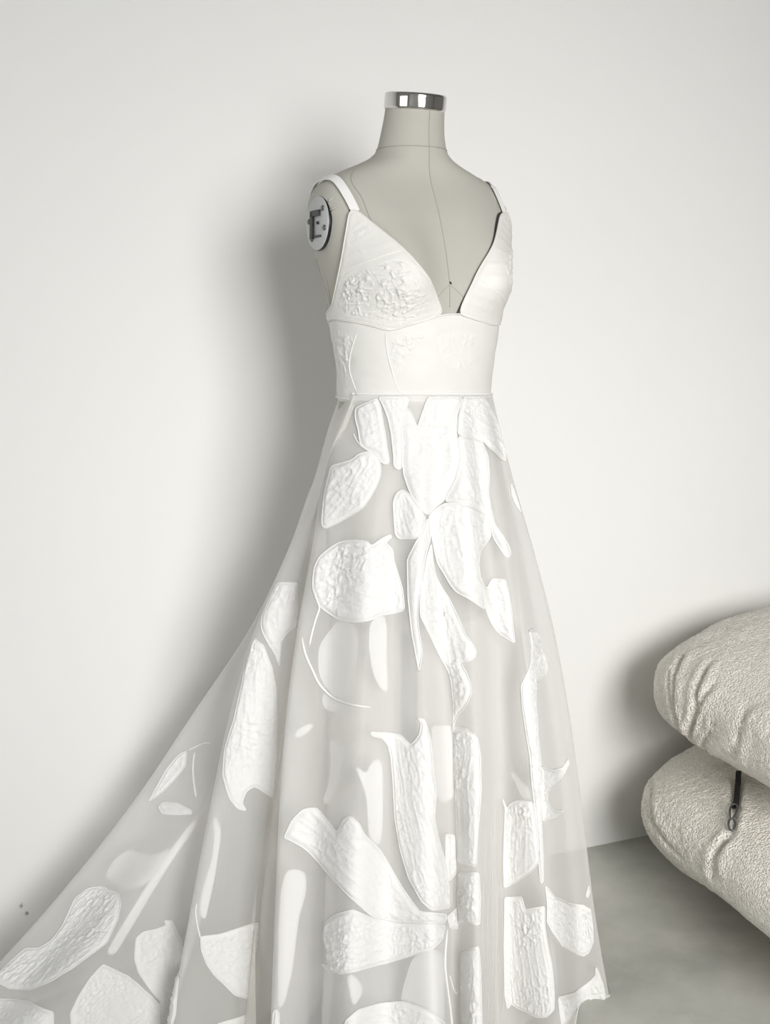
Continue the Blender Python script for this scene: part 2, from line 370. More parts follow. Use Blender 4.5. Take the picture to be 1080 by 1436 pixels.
RIBS_FLAT = [0.1683, 1.745, 1.0576, 0.1819, 1.748, 1.0033, 0.2078, 1.7516, 0.9115, 0.2404, 1.7551, 0.8058, 0.2768, 1.759, 0.6733, 0.3075, 1.763, 0.5244, 0.3347, 1.7671, 0.3578, 0.3621, 1.7713, 
 0.1719, 0.3937, 1.775, 0.006, 0.3976, 1.7755, 0.005, 0.1566, 1.7041, 1.0602, 0.1688, 1.719, 1.0061, 0.1914, 1.7266, 0.9152, 0.2176, 1.7301, 0.811, 0.2463, 1.734, 0.6804, 0.2726, 
 1.738, 0.5336, 0.2989, 1.7421, 0.3693, 0.3216, 1.7463, 0.1859, 0.3373, 1.75, 0.0095, 0.3412, 1.7509, 0.005, 0.1427, 1.682, 1.0616, 0.1541, 1.6794, 1.0099, 0.1717, 1.6669, 0.924, 
 0.1885, 1.6546, 0.8267, 0.209, 1.6409, 0.7067, 0.2255, 1.627, 0.5742, 0.2413, 1.6127, 0.4287, 0.2587, 1.5981, 0.2694, 0.2729, 1.585, 0.1189, 0.2825, 1.5762, 0.006, 0.1241, 1.663, 
 1.0628, 0.1309, 1.661, 1.0116, 0.1425, 1.6562, 0.9256, 0.1555, 1.6515, 0.8273, 0.169, 1.6463, 0.7052, 0.1797, 1.641, 0.5691, 0.1863, 1.6356, 0.4182, 0.1933, 1.63, 0.2515, 0.1992, 
 1.625, 0.0924, 0.2021, 1.6226, 0.006, 0.1059, 1.648, 1.0638, 0.1109, 1.6351, 1.0141, 0.1183, 1.6198, 0.9309, 0.1247, 1.6048, 0.837, 0.1313, 1.5881, 0.7216, 0.1359, 1.5712, 0.5947, 
 0.1386, 1.5538, 0.4558, 0.1404, 1.536, 0.3045, 0.1422, 1.52, 0.162, 0.1439, 1.5043, 0.006, 0.0767, 1.635, 1.0646, 0.0759, 1.6322, 1.0144, 0.0764, 1.628, 0.9297, 0.0789, 1.6201, 
 0.8339, 0.0859, 1.6112, 0.7151, 0.0986, 1.6022, 0.5833, 0.106, 1.593, 0.4378, 0.1105, 1.5835, 0.2777, 0.1138, 1.575, 0.1256, 0.1162, 1.569, 0.006, 0.0628, 1.628, 1.0651, 0.0578, 
 1.6249, 1.0151, 0.0524, 1.607, 0.9328, 0.0502, 1.5894, 0.8402, 0.0544, 1.5698, 0.7268, 0.0587, 1.55, 0.6024, 0.063, 1.5296, 0.4669, 0.0684, 1.5087, 0.3198, 0.0739, 1.49, 0.1819, 
 0.0802, 1.4685, 0.006, 0.0386, 1.6231, 1.0654, 0.0293, 1.6195, 1.0156, 0.0221, 1.6138, 0.9319, 0.0169, 1.6062, 0.8367, 0.0127, 1.5912, 0.7207, 0.0107, 1.576, 0.5929, 0.0086, 1.5604, 
 0.4528, 0.0065, 1.5443, 0.2997, 0.0054, 1.53, 0.1554, 0.0044, 1.5166, 0.006, 0.0125, 1.6221, 1.0655, 0.0021, 1.6185, 1.0157, -0.0137, 1.6114, 0.9322, -0.023, 1.591, 0.8399, -0.0303, 
 1.5681, 0.7272, -0.0366, 1.545, 0.6043, -0.0418, 1.5212, 0.4708, -0.047, 1.4968, 0.3265, -0.0523, 1.475, 0.1919, -0.0588, 1.4479, 0.006, -0.0147, 1.6271, 1.0651, -0.0305, 1.6255, 
 1.015, -0.0507, 1.6219, 0.9306, -0.0664, 1.6262, 0.8326, -0.0795, 1.6112, 0.7151, -0.0895, 1.596, 0.5856, -0.0987, 1.5804, 0.4436, -0.1069, 1.5643, 0.2885, -0.112, 1.55, 0.1422, 
 -0.1163, 1.538, 0.006, -0.039, 1.6391, 1.0644, -0.065, 1.6496, 1.0127, -0.092, 1.6594, 0.9251, -0.1108, 1.6495, 0.8278, -0.1327, 1.6319, 0.7093, -0.1506, 1.614, 0.579, -0.1621, 
 1.5957, 0.4366, -0.1694, 1.5768, 0.2814, -0.1758, 1.56, 0.1355, -0.1808, 1.5466, 0.006, -0.0438, 1.6439, 1.0641, -0.0614, 1.642, 1.0132, -0.1045, 1.7216, 0.9154, -0.1014, 1.7296, 
 0.811, -0.1076, 1.736, 0.6798, -0.1178, 1.742, 0.5321, -0.1248, 1.7481, 0.3665, -0.1297, 1.7544, 0.1814, -0.1347, 1.76, 0.006, -0.1545, 1.7825, 0.005, -0.0482, 1.6477, 1.0638, 
 -0.0722, 1.6549, 1.012, -0.0956, 1.6672, 0.9239, -0.1256, 1.7031, 0.8166, -0.1582, 1.6946, 0.6915, -0.1801, 1.686, 0.5526, -0.2014, 1.6772, 0.3991, -0.2211, 1.6681, 0.23, -0.2352, 
 1.66, 0.0692, -0.2402, 1.6571, 0.006, -0.0692, 1.74, 1.0579, -0.089, 1.74, 1.0041, -0.1154, 1.735, 0.9139, -0.1538, 1.73, 0.8111, -0.207, 1.715, 0.6858, -0.2479, 1.69, 0.5512, 
 -0.2779, 1.66, 0.407, -0.307, 1.63, 0.2515, -0.3288, 1.6, 0.109, -0.3429, 1.5805, 0.006, -0.0568, 1.7639, 1.0563, -0.0767, 1.7787, 1.0003, -0.1091, 1.8, 0.9043, -0.1458, 1.815, 
 0.7934, -0.1952, 1.83, 0.6533, -0.2375, 1.83, 0.4999, -0.2757, 1.81, 0.3381, -0.3131, 1.76, 0.1782, -0.3592, 1.69, 0.0493, -0.3732, 1.6688, 0.006, -0.0391, 1.7853, 1.054, -0.0724, 
 1.7984, 0.9979, -0.1141, 1.805, 0.9036, -0.1521, 1.805, 0.7955, -0.2052, 1.8, 0.6618, -0.2503, 1.78, 0.5182, -0.3009, 1.74, 0.3702, -0.403, 1.66, 0.2346, -0.4856, 1.54, 0.1488, 
 -0.6093, 1.3602, 0.006, -0.0307, 1.793, 1.0527, -0.0687, 1.8126, 0.996, -0.1178, 1.825, 0.9007, -0.1574, 1.825, 0.7913, -0.2172, 1.82, 0.6561, -0.2871, 1.8, 0.5109, -0.3779, 1.765, 
 0.3587, -0.491, 1.7, 0.212, -0.5895, 1.6, 0.109, -0.6782, 1.51, 0.006, -0.0238, 1.7988, 1.0514, -0.0662, 1.8254, 0.9941, -0.1215, 1.845, 0.8977, -0.1628, 1.845, 0.7872, -0.2294, 
 1.84, 0.6505, -0.3306, 1.825, 0.5017, -0.4373, 1.79, 0.3472, -0.5648, 1.73, 0.1951, -0.6798, 1.64, 0.0825, -0.75, 1.585, 0.006, -0.0114, 1.8074, 1.0505, -0.0447, 1.8446, 0.9917, 
 -0.0956, 1.88, 0.8925, -0.1307, 1.89, 0.7779, -0.1832, 1.895, 0.635, -0.2555, 1.89, 0.4779, -0.3465, 1.87, 0.3105, -0.4596, 1.83, 0.1388, -0.5676, 1.78, 0.006, -0.5948, 1.7674, 
 0.005, 0.0168, 1.822, 1.0501, 0.0013, 1.8619, 0.9903, -0.025, 1.915, 0.8874, -0.0447, 1.94, 0.7675, -0.0719, 1.96, 0.6166, -0.1065, 1.97, 0.4486, -0.1491, 1.975, 0.2622, -0.1934, 
 1.98, 0.0542, -0.2385, 1.98, 0.006, -0.2685, 1.98, 0.005, 0.0707, 1.8341, 1.0505, 0.0696, 1.8696, 0.9903, 0.0688, 1.92, 0.8866, 0.0642, 1.95, 0.7654, 0.0528, 1.98, 0.611, 0.0473, 2, 
 0.4377, 0.0414, 2.01, 0.2461, 0.0352, 2.02, 0.0317, 0.0286, 2.02, 0.006, -0.0014, 2.02, 0.005, 0.1315, 1.8175, 1.0527, 0.1369, 1.8455, 0.9936, 0.1524, 1.885, 0.8918, 0.1644, 1.92, 
 0.7716, 0.1794, 1.95, 0.6194, 0.1931, 1.97, 0.4486, 0.2043, 1.985, 0.2576, 0.2152, 1.99, 0.0486, 0.2267, 2, 0.006, 0.2494, 2.0196, 0.005, 0.1626, 1.7745, 1.0556, 0.1752, 1.7988, 
 0.9984, 0.2011, 1.825, 0.9007, 0.229, 1.85, 0.7862, 0.2618, 1.87, 0.642, 0.2905, 1.885, 0.4798, 0.316, 1.895, 0.299, 0.3407, 1.9, 0.0993, 0.3608, 1.9, 0.006, 0.3648, 1.9, 0.005]
# surface, sort, height in mm, outline in surface coordinates
PATCHES = [
 ('skirt', 'petal', 2.2, [(9.648,0.538), (9.506,0.457), (9.142,0.348), (8.807,0.195), (8.506,0.479), (8.172,0.921), (7.777,1.384), (7.529,1.65), (7.741,1.673), (7.985,1.614), (8.104,1.507), (8.471,1.458), 
 (8.918,1.359), (9.029,1.269), (9.204,1.044), (9.455,0.789)]),
 ('skirt', 'petal', 2.4, [(9.844,1.685), (9.427,1.638), (9.106,1.579), (8.935,1.483), (8.538,1.446), (8.197,1.507), (7.937,1.649), (7.855,1.836), (7.962,2.024), (8.134,2.2), (8.359,2.373), (8.705,2.475), 
 (9.151,2.598), (9.582,2.708), (9.717,2.632), (9.835,2.235), (9.856,1.942)]),
 ('skirt', 'petal', 2.0, [(8.744,0.167), (8.255,0.577), (7.963,0.84), (7.677,1.147), (7.408,1.531), (7.347,1.721), (6.982,1.768), (6.967,1.532), (7.193,1), (7.085,0.577), (7.08,0.168)]),
 ('skirt', 'petal', 2.6, [(5.587,2.51), (6.028,2.373), (6.522,2.118), (6.872,1.826), (7.001,1.532), (7.193,1), (7.029,0.519), (6.73,0.704), (6.396,1), (6.225,0.633), (5.966,0.168), (4.021,0.168), 
 (3.609,0.253), (4.075,0.669), (4.194,1.147), (4.086,1.531), (4.304,1.883), (4.744,2.281)]),
 ('skirt', 'petal', 2.2, [(3.451,0.168), (1.767,0.168), (1.016,0.478), (0.538,0.756), (0.324,1.089), (0.32,1.409), (0.531,1.626), (1.159,1.567), (2.064,1.41), (2.545,1.229), (3.203,1.174), (4.134,1.147), 
 (4.007,0.704)]),
 ('skirt', 'petal', 2.4, [(4.139,1.174), (2.929,1.188), (2.516,1.256), (2.298,1.532), (2.392,1.825), (2.566,2.118), (2.548,2.396), (2.481,2.632), (2.218,2.794), (1.942,2.98), (1.951,3.108), (2.215,3.118), 
 (2.405,2.98), (2.63,2.836), (2.686,2.487), (4.345,2.257), (4.699,2.281), (4.283,1.906), (4.053,1.531)]),
 ('skirt', 'petal', 2.6, [(5.493,2.51), (4.7,2.304), (4.347,2.281), (2.686,2.487), (2.719,2.815), (3.496,3.049), (3.633,3.194), (3.578,3.399), (3.461,3.65), (3.467,3.791), (3.838,3.721), (4.168,3.632), 
 (4.475,3.561), (4.648,3.454), (4.831,3.307), (5.055,3.194), (5.194,3)]),
 ('skirt', 'petal', 2.0, [(2.915,3.39), (2.358,3.399), (2.307,3.597), (2.287,3.8), (2.32,4.017), (2.305,4.198), (2.513,4.147), (2.847,4.069), (3.151,3.965), (3.333,3.852), (3.451,3.738), (3.595,3.579), 
 (3.64,3.344), (3.296,3.525)]),
 ('skirt', 'petal', 2.4, [(6.066,3.852), (5.844,4.017), (5.485,4.215), (5.185,4.376), (4.887,4.527), (4.836,4.618), (4.82,4.839), (4.834,5.008), (4.935,5.222), (4.793,5.079), (4.671,5.024), (4.334,4.912), 
 (4.138,4.774), (4.152,4.668), (4.326,4.51), (4.452,4.427), (4.096,4.393), (3.93,4.317), (4.026,4.215), (4.268,4.086), (4.379,3.948), (4.526,3.8), (4.693,3.633), (4.955,3.481), 
 (5.21,3.335), (5.289,3.147), (5.337,2.919), (5.615,3.098), (5.948,3.472), (6.045,3.694)]),
 ('skirt', 'petal', 2.2, [(6.511,3.137), (6.482,3.633), (6.369,4.052), (6.152,4.535), (6.029,4.283), (6.114,4.043), (6.154,3.896), (6.104,3.694), (5.979,3.453), (5.7,3.098), (5.416,2.878), (5.319,2.687), 
 (5.587,2.532), (5.805,2.741), (6.1,2.867)]),
 ('skirt', 'petal', 1.8, [(7.253,2.27), (7.13,2.13), (6.859,2.071), (6.552,2.141), (6.064,2.373), (5.68,2.532), (5.847,2.73), (6.1,2.846), (6.9,2.856), (7.085,2.793), (7.182,2.521)]),
 ('skirt', 'petal', 2.6, [(9.707,3.252), (9.604,3.109), (9.333,2.98), (9.123,2.908), (8.888,2.877), (8.459,2.867), (8.074,2.888), (7.933,2.959), (7.595,2.846), (7.284,2.783), (7.195,2.814), (7.454,2.908), 
 (7.169,3), (7.09,3.165), (6.874,3.344), (6.697,3.517), (6.612,3.747), (6.661,3.8), (7.065,3.826), (7.496,3.852), (7.851,3.913), (8.236,3.939), (8.62,3.922), (8.848,3.896), 
 (9.137,3.826), (9.367,3.748), (9.481,3.66), (9.63,3.518), (9.671,3.427)]),
 ('skirt', 'cord', 2.2, [(9.643,3.436), (9.46,3.669), (9.382,3.757), (9.431,3.896), (9.484,4.087), (9.502,4.215)]),
 ('skirt', 'cord', 2.4, [(9.72,4.113), (9.584,4.301), (9.381,4.502), (9.167,4.692), (8.785,4.831), (8.222,4.904), (7.662,4.936)]),
 ('skirt', 'cord', 1.2, [(9.35,1.119), (9.148,1.256), (8.881,1.372)]),
 ('skirt', 'veil', 1.0, [(8.848,3.896), (8.368,3.956), (8.198,4.172), (8.25,4.41), (8.333,4.725), (8.421,4.855), (8.788,4.815), (9.06,4.725), (9.233,4.569), (9.294,4.3), (9.281,4.207), (9.105,4.061)]),
 ('skirt', 'veil', 1.0, [(7.8,3.939), (7.322,3.825), (7.199,4.026), (7.198,4.334), (7.124,4.798), (7.411,4.692), (7.611,4.535), (7.782,4.249)]),
 ('skirt', 'veil', 1.0, [(9.154,4.888), (9.076,4.741), (8.868,4.831), (8.338,4.992), (8.982,4.992)]),
 ('skirt', 'veil', 1.0, [(8.911,5.308), (8.672,5.285), (8.469,5.409), (8.512,5.548), (8.624,5.617), (8.548,5.731), (8.706,5.888), (8.827,6), (8.984,5.978), (8.905,5.866), (8.788,5.731), (8.841,5.64), 
 (8.755,5.548)]),
 ('skirt', 'veil', 1.0, [(8.142,5.571), (7.682,5.685), (7.567,5.525), (7.306,5.502), (7.233,5.617), (7.2,6.16), (7.247,6.416), (7.566,6.331), (7.661,5.933), (7.799,5.776)]),
 ('skirt', 'veil', 1.0, [(9.603,6.634), (9.236,6.655), (9.217,6.869), (9.334,7.134), (9.421,7.715), (9.541,8.052), (9.677,8.141), (9.777,7.254), (9.756,6.868)]),
 ('skirt', 'veil', 1.0, [(9.652,5.214), (9.246,5.096), (9.262,5.183), (9.602,5.308)]),
 ('skirt', 'veil', 1.0, [(5.709,5.143), (4.948,5.143), (4.989,5.926), (5.5,5.978), (5.74,5.776)]),
 ('skirt', 'veil', 1.0, [(8.15,7.767), (7.838,7.79), (7.588,7.915), (7.846,8.095)]),
 ('skirt', 'veil', 1.0, [(6.501,7.567), (6.044,7.48), (5.56,7.537), (5.657,8.216), (6.764,8.225), (6.717,7.925)]),
 ('skirt', 'veil', 1.0, [(2.813,5.64), (2.67,5.639), (2.548,5.746), (2.285,5.843), (2.21,5.94), (2.502,5.94), (2.61,5.791)]),
 ('skirt', 'petal', 1.6, [(4.834,5.143), (4.365,5.167), (3.991,5.269), (3.89,5.471), (3.88,5.851), (4.008,6.217), (4.075,6.606), (4.475,6.591), (4.871,6.563), (4.926,6.146), (4.917,5.624)]),
 ('skirt', 'petal', 1.8, [(4.879,6.669), (3.992,6.662), (3.944,6.927), (3.979,7.197), (4.884,7.192), (4.931,6.927)]),
 ('skirt', 'petal', 1.8, [(4.762,7.484), (4.014,7.438), (3.965,7.664), (3.925,8.223), (3.932,8.52), (4.699,8.661), (4.761,8.271), (4.815,7.834)]),
 ('skirt', 'petal', 2.4, [(9.724,6.331), (9.55,6.139), (9.353,6.029), (9.082,6.015), (8.85,6.117), (8.477,6.274), (8.317,6.139), (8.146,6.095), (7.903,6.182), (7.774,6.289), (7.308,6.437), (6.938,6.633), 
 (6.623,6.847), (6.291,7.06), (5.472,7.09), (5.577,7.189), (6.628,7.174), (7.508,7.113), (7.77,7.023), (8.297,6.825), (8.839,6.612), (9.314,6.416), (9.618,6.331)]),
 ('skirt', 'petal', 2.4, [(8.717,7.181), (8.439,7.091), (7.996,7.038), (7.506,7.128), (6.629,7.189), (5.579,7.204), (5.684,7.353), (6.044,7.48), (6.636,7.564), (7.245,7.633), (7.825,7.722), (8.207,7.758), 
 (8.555,7.722), (8.777,7.62), (8.6,7.65), (8.632,7.492), (8.762,7.326)]),
 ('skirt', 'petal', 2.4, [(7.701,5.206), (7.259,5.214), (6.736,5.238), (6.431,5.355), (6.177,5.237), (6.124,5.095), (6.253,5.048), (6.029,5.063), (5.858,5.284), (5.782,5.708), (5.728,5.888), (5.83,6.117), 
 (5.709,6.331), (5.492,6.542), (5.341,6.804), (5.334,7.022), (6.004,7.045), (6.235,6.956), (6.522,6.718), (6.724,6.437), (6.877,6.117), (6.951,5.708), (7.023,5.479), (7.117,5.355), 
 (7.322,5.277), (7.654,5.254)]),
 ('skirt', 'petal', 1.8, [(5.475,7.112), (4.969,7.008), (4.92,7.236), (5.359,7.239)]),
 ('skirt', 'petal', 1.8, [(5.427,6.281), (5.034,6.296), (5.007,6.676), (5.366,6.754), (5.47,6.605)]),
 ('skirt', 'cord', 2.2, [(5.46,7.248), (5.609,7.664), (5.37,8.247), (5.291,8.627)]),
 ('skirt', 'cord', 1.6, [(5.419,7.748), (5.102,7.941), (4.778,7.826)]),
 ('skirt', 'petal', 2.2, [(8.149,8.279), (8.052,8.172), (7.792,8.096), (7.229,8.049), (6.645,8.028), (6.199,8.101), (5.718,8.216), (5.704,8.488), (8.13,8.425)]),
 ('skirt', 'petal', 2.2, [(12.816,4.121), (12.465,4.215), (12.174,4.46), (11.995,4.717), (11.891,5.063), (11.825,5.517), (11.805,5.918), (11.937,5.866), (12.166,5.791), (12.291,5.844), (12.333,5.97), 
 (12.231,6.051), (12.391,6.029), (12.555,5.926), (12.781,5.67), (12.856,5.402), (12.769,5.064), (12.784,4.676), (12.856,4.36)]),
 ('skirt', 'petal', 2.0, [(12.71,3.445), (11.924,3.446), (11.799,3.695), (11.741,3.991), (11.901,4.043), (12.048,4.164), (11.977,4.477), (12.16,4.308), (12.453,4.138), (12.694,3.991), (12.803,3.878), 
 (12.776,3.668)]),
 ('skirt', 'petal', 2.0, [(12.706,7.314), (12.419,7.289), (12.105,7.215), (11.797,7.15), (11.768,7.275), (11.785,7.413), (11.807,7.622), (11.807,8.057), (11.931,8.001), (12.12,7.949), (12.261,7.831), 
 (12.434,7.712), (12.565,7.592), (12.668,7.446)]),
 ('skirt', 'cord', 1.6, [(12.874,6.978), (12.853,7.089), (12.687,7.35)]),
 ('skirt', 'petal', 2.0, [(12.355,8.4), (12.054,8.36), (11.875,8.302), (11.788,8.257), (11.78,8.599), (11.884,8.987), (12.029,8.99), (12.354,8.861)]),
 ('skirt', 'veil', 1.0, [(12.893,6.102), (12.746,6.124), (12.598,6.267), (12.588,6.704), (12.649,7.176), (12.775,7.088), (12.786,6.861), (12.685,6.549), (12.709,6.31)]),
 ('skirt', 'petal', 1.6, [(16.408,5.47), (16.268,5.409), (16.055,5.577), (16.122,5.722), (16.232,5.865), (16.373,5.962), (16.412,5.827), (16.463,5.623)]),
 ('skirt', 'petal', 1.8, [(16.081,6.014), (16.039,5.962), (15.685,5.97), (15.295,6.044), (15.204,6.088), (15.521,6.096), (15.841,6.088)]),
 ('skirt', 'cord', 1.6, [(16.232,5.409), (15.912,5.339), (15.632,5.331)]),
 ('skirt', 'cord', 2.4, [(16.017,5.432), (15.781,5.608), (15.347,5.91)]),
 ('skirt', 'veil', 1.0, [(16.22,6.612), (16.207,6.472), (16.038,6.437), (15.656,6.479), (15.333,6.493), (15.288,6.409), (15.212,6.409), (15.134,6.598), (15.098,6.732), (15.249,6.817), (15.591,6.832), 
 (16.177,6.696)]),
 ('skirt', 'petal', 1.4, [(16.379,6.919), (16.28,6.817), (16.04,6.803), (15.504,6.882), (15.3,6.993), (15.155,7.142), (15.092,7.287), (15.035,7.435), (15.109,7.554), (15.24,7.725), (15.456,7.851), 
 (15.774,7.922), (16.197,7.897), (16.407,7.837), (16.589,7.738), (16.552,7.601), (16.498,7.45), (16.28,7.454), (16.182,7.38), (16.203,7.226), (16.316,7.03)]),
 ('skirt', 'petal', 1.8, [(14.89,7.675), (14.597,7.767), (14.459,7.843), (14.273,7.973), (14.109,8.126), (13.956,8.875), (14.066,8.97), (14.635,8.363), (14.871,8.109), (14.905,7.982), (14.92,7.829)]),
 ('skirt', 'petal', 2.0, [(14.738,7.361), (14.706,7.285), (14.589,7.255), (14.487,7.205), (14.549,7.153), (14.457,7.151), (14.333,7.259), (14.181,7.376), (14.104,7.472), (13.066,7.763), (13,8.187), 
 (13.08,8.465), (13.986,8.93), (14.151,8.041), (14.353,7.865), (14.521,7.719), (14.626,7.585)]),
 ('skirt', 'petal', 1.4, [(16.224,8.006), (15.616,8.03), (15.05,8.099), (14.819,8.287), (15.756,8.349), (16.335,8.035)]),
 ('skirt', 'petal', 1.4, [(9.824,8.15), (9.751,8.097), (9.659,8.148), (9.649,8.324), (9.833,8.329)]),
 ('skirt', 'petal', 2.2, [(1.63,4.035), (1.315,4.017), (1.004,4.052), (1.091,4.198), (0.868,4.325), (0.835,4.477), (1.071,4.602), (1.643,4.667), (1.753,4.927), (1.844,5.261), (1.848,5.555), (1.952,5.851), 
 (2.022,6.073), (2.082,6.5), (2.131,6.768), (2.198,6.768), (2.191,6.5), (2.164,6.073), (2.193,5.776), (2.185,5.471), (2.243,5.159), (2.274,4.927), (2.255,4.684), (2.063,4.568), 
 (1.799,4.41), (1.622,4.198)]),
 ('skirt', 'petal', 1.8, [(1.831,5.586), (1.325,5.625), (0.812,5.594), (0.535,5.502), (0.535,5.556), (0.856,5.678), (1.234,5.776), (1.65,5.843), (1.761,5.896), (1.716,5.992), (1.529,6.051), (1.063,6.044), 
 (1.039,6.066), (1.44,6.139), (2.005,6.16), (1.952,5.851)]),
 ('skirt', 'petal', 2.0, [(2.806,5.978), (2.574,5.94), (2.213,5.955), (2.179,6.058), (2.173,6.267), (2.166,6.542), (2.335,6.64), (2.613,6.732), (2.833,6.782), (3.073,6.818), (3.077,6.591), (3.033,6.345), 
 (2.994,6.181), (2.958,6.022), (3.065,5.911), (2.872,6.036)]),
 ('skirt', 'petal', 2.2, [(3.058,6.912), (2.617,6.905), (2.556,7.037), (2.145,7), (2.182,7.206), (2.144,7.442), (2.095,7.64), (2.094,7.948), (2.121,8.13), (2.272,8.229), (2.45,8.243), (2.74,8.155), 
 (2.934,8.073), (3.045,8.156), (3.118,7.972), (3.113,7.433)]),
 ('skirt', 'petal', 2.0, [(2.1,6.789), (1.886,6.905), (1.245,6.971), (0.618,6.993), (0.364,7.036), (0.359,7.196), (0.402,7.336), (0.581,7.44), (0.762,7.473), (1.226,7.445), (1.763,7.412), (2.009,7.287), 
 (2.129,7.169), (2.084,6.963)]),
 ('skirt', 'petal', 2.0, [(2.014,7.982), (1.231,7.9), (0.784,7.789), (0.44,7.667), (0.449,7.568), (0.361,7.63), (0.258,7.813), (0.262,8.696), (0.675,8.235), (0.727,8.209), (1.979,8.353), (2.009,8.175)]),
 ('skirt', 'petal', 1.4, [(0.32,6.781), (0.288,6.853), (0.429,6.927), (0.504,6.897)]),
 ('skirt', 'petal', 1.4, [(0.536,1.953), (0.448,2.118), (0.344,2.465), (0.571,2.374), (0.771,2.176)]),
 ('skirt', 'cord', 0.7, [(3.826,5.926), (3.791,6.5), (3.84,7.151), (3.943,7.848), (3.984,8.451)]),
 ('skirt', 'cord', 0.7, [(3.742,6.182), (3.754,6.5), (3.86,7.151), (3.773,7.844), (3.815,8.473)]),
 ('skirt', 'cord', 0.7, [(3.641,6.08), (3.717,6.5), (3.658,7.15), (3.604,7.838), (3.807,8.475)]),
 ('skirt', 'cord', 0.7, [(3.539,5.978), (3.51,6.5), (3.678,7.15), (3.676,7.841), (3.638,8.525)]),
 ('skirt', 'cord', 0.7, [(3.459,6.232), (3.474,6.5), (3.48,7.148), (3.509,7.834), (3.63,8.528)]),
 ('skirt', 'cord', 0.7, [(3.359,6.131), (3.438,6.5), (3.498,7.148), (3.35,7.827), (3.468,8.606)]),
 ('skirt', 'cord', 0.7, [(3.261,6.029), (3.243,6.5), (3.31,7.147), (3.417,7.83), (3.461,8.611)]),
 ('skirt', 'cord', 0.7, [(3.165,5.926), (3.211,6.5), (3.328,7.147), (3.264,7.824), (3.309,8.72)]),
 ('skirt', 'cord', 0.7, [(3.103,6.181), (3.179,6.5), (3.153,7.146), (3.124,7.819), (3.303,8.726)]),
 ('torso', 'cup', 0, [(-0.877,1.327), (-0.763,1.323), (-0.613,1.3), (-0.487,1.274), (-0.398,1.244), (-0.226,1.215), (-0.12,1.193), (-0.075,1.179), (-0.241,1.174), (-0.478,1.165), (-0.698,1.156), 
 (-0.926,1.165), (-1.216,1.17), (-1.556,1.174), (-1.95,1.168), (-2.35,1.168), (-2.3,1.176), (-1.9,1.18), (-1.567,1.189), (-1.363,1.224), (-1.165,1.263), (-1.011,1.296)]),
 ('torso', 'cup2', 0, [(0.757,1.332), (0.578,1.326), (0.41,1.29), (0.259,1.252), (0.157,1.213), (0.071,1.18), (0.295,1.173), (0.617,1.165), (1.15,1.166), (1.6,1.168), (2.2,1.168), (2.15,1.178), 
 (1.75,1.2), (1.4,1.245), (1.1,1.295), (0.9,1.333)]),
 ('torso', 'emboss', 1.3, [(-1.204,1.233), (-0.77,1.252), (-0.531,1.259), (-0.444,1.23), (-0.283,1.206), (-0.219,1.194), (-0.314,1.179), (-0.564,1.164), (-0.914,1.172), (-1.352,1.177), (-1.494,1.185)]),
 ('torso', 'emboss', 1.0, [(-0.901,1.304), (-0.662,1.302), (-0.658,1.29), (-0.834,1.284), (-1.026,1.277)]),
 ('torso', 'emboss', 1.0, [(0.42,1.256), (0.62,1.272), (0.95,1.285), (1.3,1.262), (1.45,1.225), (1.35,1.192), (1,1.192), (0.62,1.222)]),
 ('torso', 'emboss', 1.2, [(-0.738,1.149), (-0.498,1.152), (-0.276,1.155), (-0.262,1.145), (-0.487,1.117), (-0.637,1.088), (-0.58,1.069), (-0.689,1.077), (-0.736,1.114)]),
 ('torso', 'emboss', 0.9, [(-0.16,1.15), (0.079,1.156), (0.371,1.152), (0.305,1.128), (0.417,1.105), (0.115,1.096), (-0.054,1.108), (-0.135,1.129)]),
 ('torso', 'emboss', 1.0, [(-1.56,1.16), (-1.133,1.152), (-1.375,1.098), (-1.209,1.069), (-1.508,1.069), (-1.883,1.114)]),
 ('upper', 'crease', 9, [(-2.817,0.426), (-2.902,0.306), (-2.975,0.147), (-3.009,0.025), (-3.04,-0.097), (-3.054,-0.233)]),
 ('upper', 'crease', 7, [(-2.881,0.242), (-2.941,0.121), (-2.985,0.012), (-3.025,-0.05), (-3.044,-0.204)]),
 ('upper', 'crease', 9, [(-3.026,0.482), (-3.069,0.313), (-3.099,0.103), (-3.097,-0.036), (-3.066,-0.26)]),
 ('upper', 'crease', 6, [(-3.109,0.342), (-3.113,0.184), (-3.107,0.017), (-3.072,-0.248)]),
 ('upper', 'crease', 6, [(-3.141,0.055), (-3.128,-0.102), (-3.096,-0.356)]),
 ('upper', 'crease', 5, [(3.127,0.303), (3.122,0.065), (3.135,-0.171)]),
 ('upper', 'crease', 5, [(-3.123,0.049), (-3.116,-0.074), (-3.068,-0.363)]),
 ('lower', 'crease', 10, [(-2.86,0.664), (-2.985,0.586), (-3.065,0.48), (-3.105,0.358)]),
 ('lower', 'crease', 7, [(-3.104,0.351), (-3.103,0.218), (-3.104,0.121), (-3.107,-0.003), (-3.11,-0.064)]),
 ('lower', 'crease', 6, [(-3.104,0.343), (-3.106,0.239), (-3.109,0.135), (-3.114,0.018), (-3.117,-0.034)]),
 ('lower', 'crease', 6, [(-2.414,0.201), (-2.692,0.209), (-2.864,0.072), (-2.972,-0.016), (-3.035,-0.049)]),
 ('lower', 'crease', 4, [(-2.702,0.134), (-2.835,0.042), (-2.912,-0.01)]),
 ('lower', 'path_strap', 0, [(-2.855,0.668), (-2.945,0.621), (-3.019,0.554), (-3.065,0.48), (-3.09,0.411), (-3.104,0.371)]),
 ('torso', 'tcord', 0.8, [(-1.309,1.234), (-1.039,1.247), (-0.769,1.257), (-0.489,1.266)]),
 ('torso', 'tcord', 0.7, [(-0.633,1.218), (-0.598,1.19), (-0.564,1.16)]),
